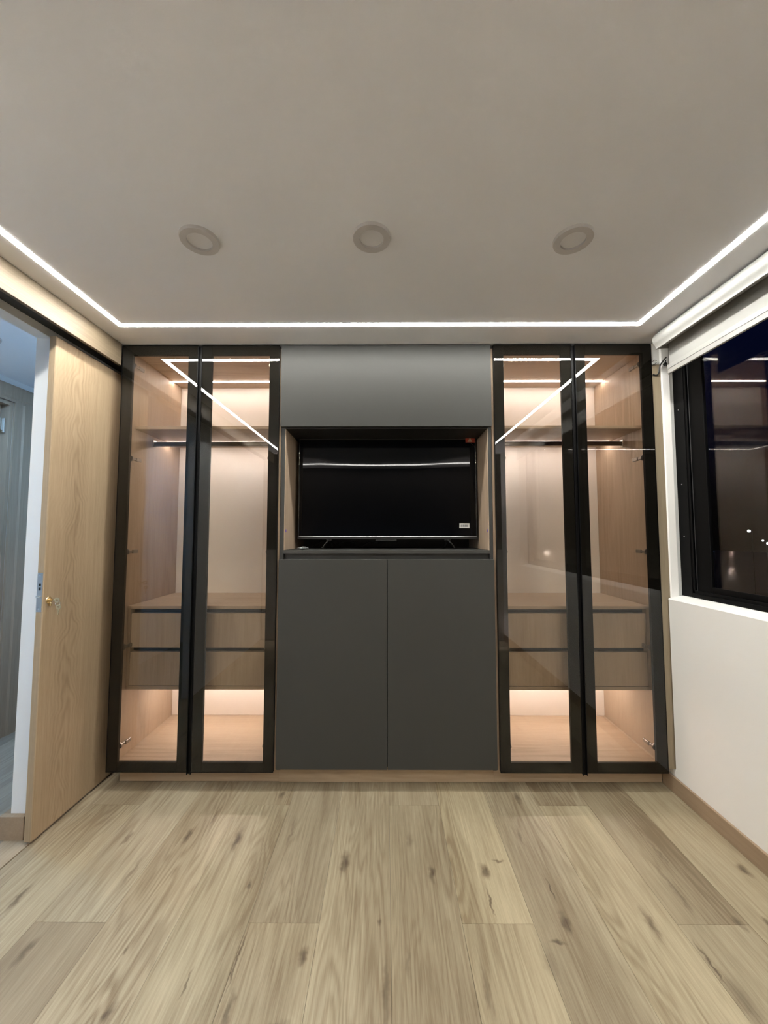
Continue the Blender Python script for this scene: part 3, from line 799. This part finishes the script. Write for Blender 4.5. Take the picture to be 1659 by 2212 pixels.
# black cable and fittings at the top of the filler strip
pp = [(1.540, 2.062, 2.322), (1.536, 2.068, 2.316), (1.530, 2.078, 2.303), (1.523, 2.088, 2.288), (1.5205, 2.092, 2.270), (1.5195, 2.095, 2.254),
      (1.5165, 2.098, 2.243), (1.510, 2.100, 2.236), (1.501, 2.101, 2.236), (1.490, 2.101, 2.240)]
def smooth_path(P, n=5):
    out = []
    P = [Vector(p) for p in P]
    for i in range(len(P) - 1):
        p0, p1, p2, p3 = P[max(i - 1, 0)], P[i], P[i + 1], P[min(i + 2, len(P) - 1)]
        for k in range(n):
            s = k / n
            out.append(.5 * ((2 * p1) + (p2 - p0) * s + (2 * p0 - 5 * p1 + 4 * p2 - p3) * s * s + (3 * p1 - p0 - 3 * p2 + p3) * s ** 3))
    return out + [P[-1]]
tag(B().tube(smooth_path(pp), .0038, 8).build('blind_cable', 'black_plastic', smooth=True), 'bent black cable hanging between the wardrobe and the blind', 'cable')
pp = [(1.490, 2.100, 2.312), (1.497, 2.097, 2.319), (1.507, 2.097, 2.318), (1.510, 2.097, 2.311), (1.505, 2.099, 2.303), (1.496, 2.102, 2.297), (1.489, 2.104, 2.294)]
tag(B().tube(smooth_path(pp), .0018, 8).build('wire_hook', 'chrome', smooth=True), 'small bright metal hook on the oak filler strip', 'hook')
ck = thing('blind_clutch', (1.555, 2.095, 2.27), 'small black blind control fitting on the white reveal', 'fitting')
B().cyl((1.5535, 2.0935, 2.296), .0085, .012, 'Y', 18, bev=.001).build('hub', 'black_plastic', ck, smooth=True)
B().tube([(1.5525, 2.086, 2.314), (1.549, 2.085, 2.302), (1.550, 2.085, 2.290), (1.558, 2.085, 2.282), (1.569, 2.086, 2.278)], .003, 8).build('arm', 'black_plastic', ck, smooth=True)

# ------------------------------------------------------------------ hall lamp, after an unseen one added to brighten the door jamb
hall_fill_ = thing('hall_downlight', (-1.92, -0.2, CZ), 'unseen hallway downlight added to brighten the door jamb', 'downlight')
B().ring((-1.92, -.2, CZ), .075, .095, 0, -.010, n=40).build('trim_ring', 'light_trim', hall_fill_, smooth=True)
B().cyl((-1.92, -.2, CZ - .003), .0755, .004, 'Z', 36).build('diffuser', 'hall_lamp', hall_fill_, smooth=True)
hl = thing('hall_downlight', (-2.18, 1.985, CZ), 'round lit downlight in the hallway ceiling beyond the doorway', 'downlight')
B().ring((-2.18, 1.985, CZ), .075, .095, 0, -.010, n=40).build('trim_ring', 'light_trim', hl, smooth=True)
B().cyl((-2.18, 1.985, CZ - .003), .0755, .004, 'Z', 36).build('diffuser', 'hall_lamp', hl, smooth=True)

# ------------------------------------------------------------------ behind the viewer: headboard and two sconces (seen in the glass)
struct('trim_6', B().box(-1.60, 1.52, -0.85, -0.815, 0, 1.155, bev=.003), 'rear_panel', 'low pale headboard panel on the wall behind the viewer', 'trim')
def sconce(x, label):
    t = thing('wall_sconce', (x, -0.815, 1.010), label, 'wall lamp', 'up and down wall lamps behind the viewer')
    B().box(x - .04, x + .04, -.8148, -.765, 0.965, 1.033, bev=.003).build('body', 'black_plastic', t)
    for dx in (-.021, .021):
        for z, sg in ((1.0336, 1), (0.9644, -1)):
            B().cyl((x + dx, -.798, z), .011, .0012, 'Z', 16).build('lens', 'sconce_lamp', t)
            ld = bpy.data.lights.new('sconce_light', 'SPOT')
            ld.energy = 40; ld.color = (1.0, 0.86, 0.80); ld.spot_size = math.radians(52); ld.spot_blend = .35; ld.shadow_soft_size = .004
            lo = bpy.data.objects.new('sconce_light', ld); COL.objects.link(lo); lo.parent = t
            lo.location = Vector((x + dx, -.798, z + sg * .003)) - ORG[t]
            lo.rotation_euler = (math.pi if sg > 0 else 0, 0, 0)
    return t
sconce(-1.22, 'black up and down wall lamp on the doorway side behind the viewer')
sconce(1.245, 'black up and down wall lamp on the window side behind the viewer')

# ------------------------------------------------------------------ night outside
struct('ground', B().box(1.9, 220, -60, 260, -9.2, -9.0, bev=0), 'dark_ground', 'dark ground outside in the night', 'ground')
for i, (x, y, z, m_, r_, lab) in enumerate(((60, 63.86, 1.93, 'street_lamp', .20, 'bright distant street lamp seen highest through the window'),
                                       (60, 61.6, 0.37, 'street_lamp', .10, 'faint distant street lamp below the brightest one'),
                                       (60, 60.8, -0.06, 'street_lamp', .17, 'distant street lamp near the edge of the picture'),
                                       (60, 71.3, -1.66, 'street_lamp_blue', .2, 'bluish distant street lamp beside the window frame'))):
    t = thing('street_lamp', (x, y, -9.0), lab, 'street lamp', 'distant street lamps')
    B().cyl((x + .5, y, (z - 9.0) / 2), .04, z + 9.0, 'Z', 10).build('post', 'win_alu', t, smooth=True)
    B().box(x - .1, x + .56, y - .04, y + .04, z + .24, z + .30, bev=.01).build('arm', 'win_alu', t)
    bb = bmesh.new(); bmesh.ops.create_icosphere(bb, subdivisions=2, radius=r_); bmesh.ops.translate(bb, verts=bb.verts, vec=(x, y, z))
    q = B(); q.add(bb); q.build('lamp_head', m_, t, smooth=True)
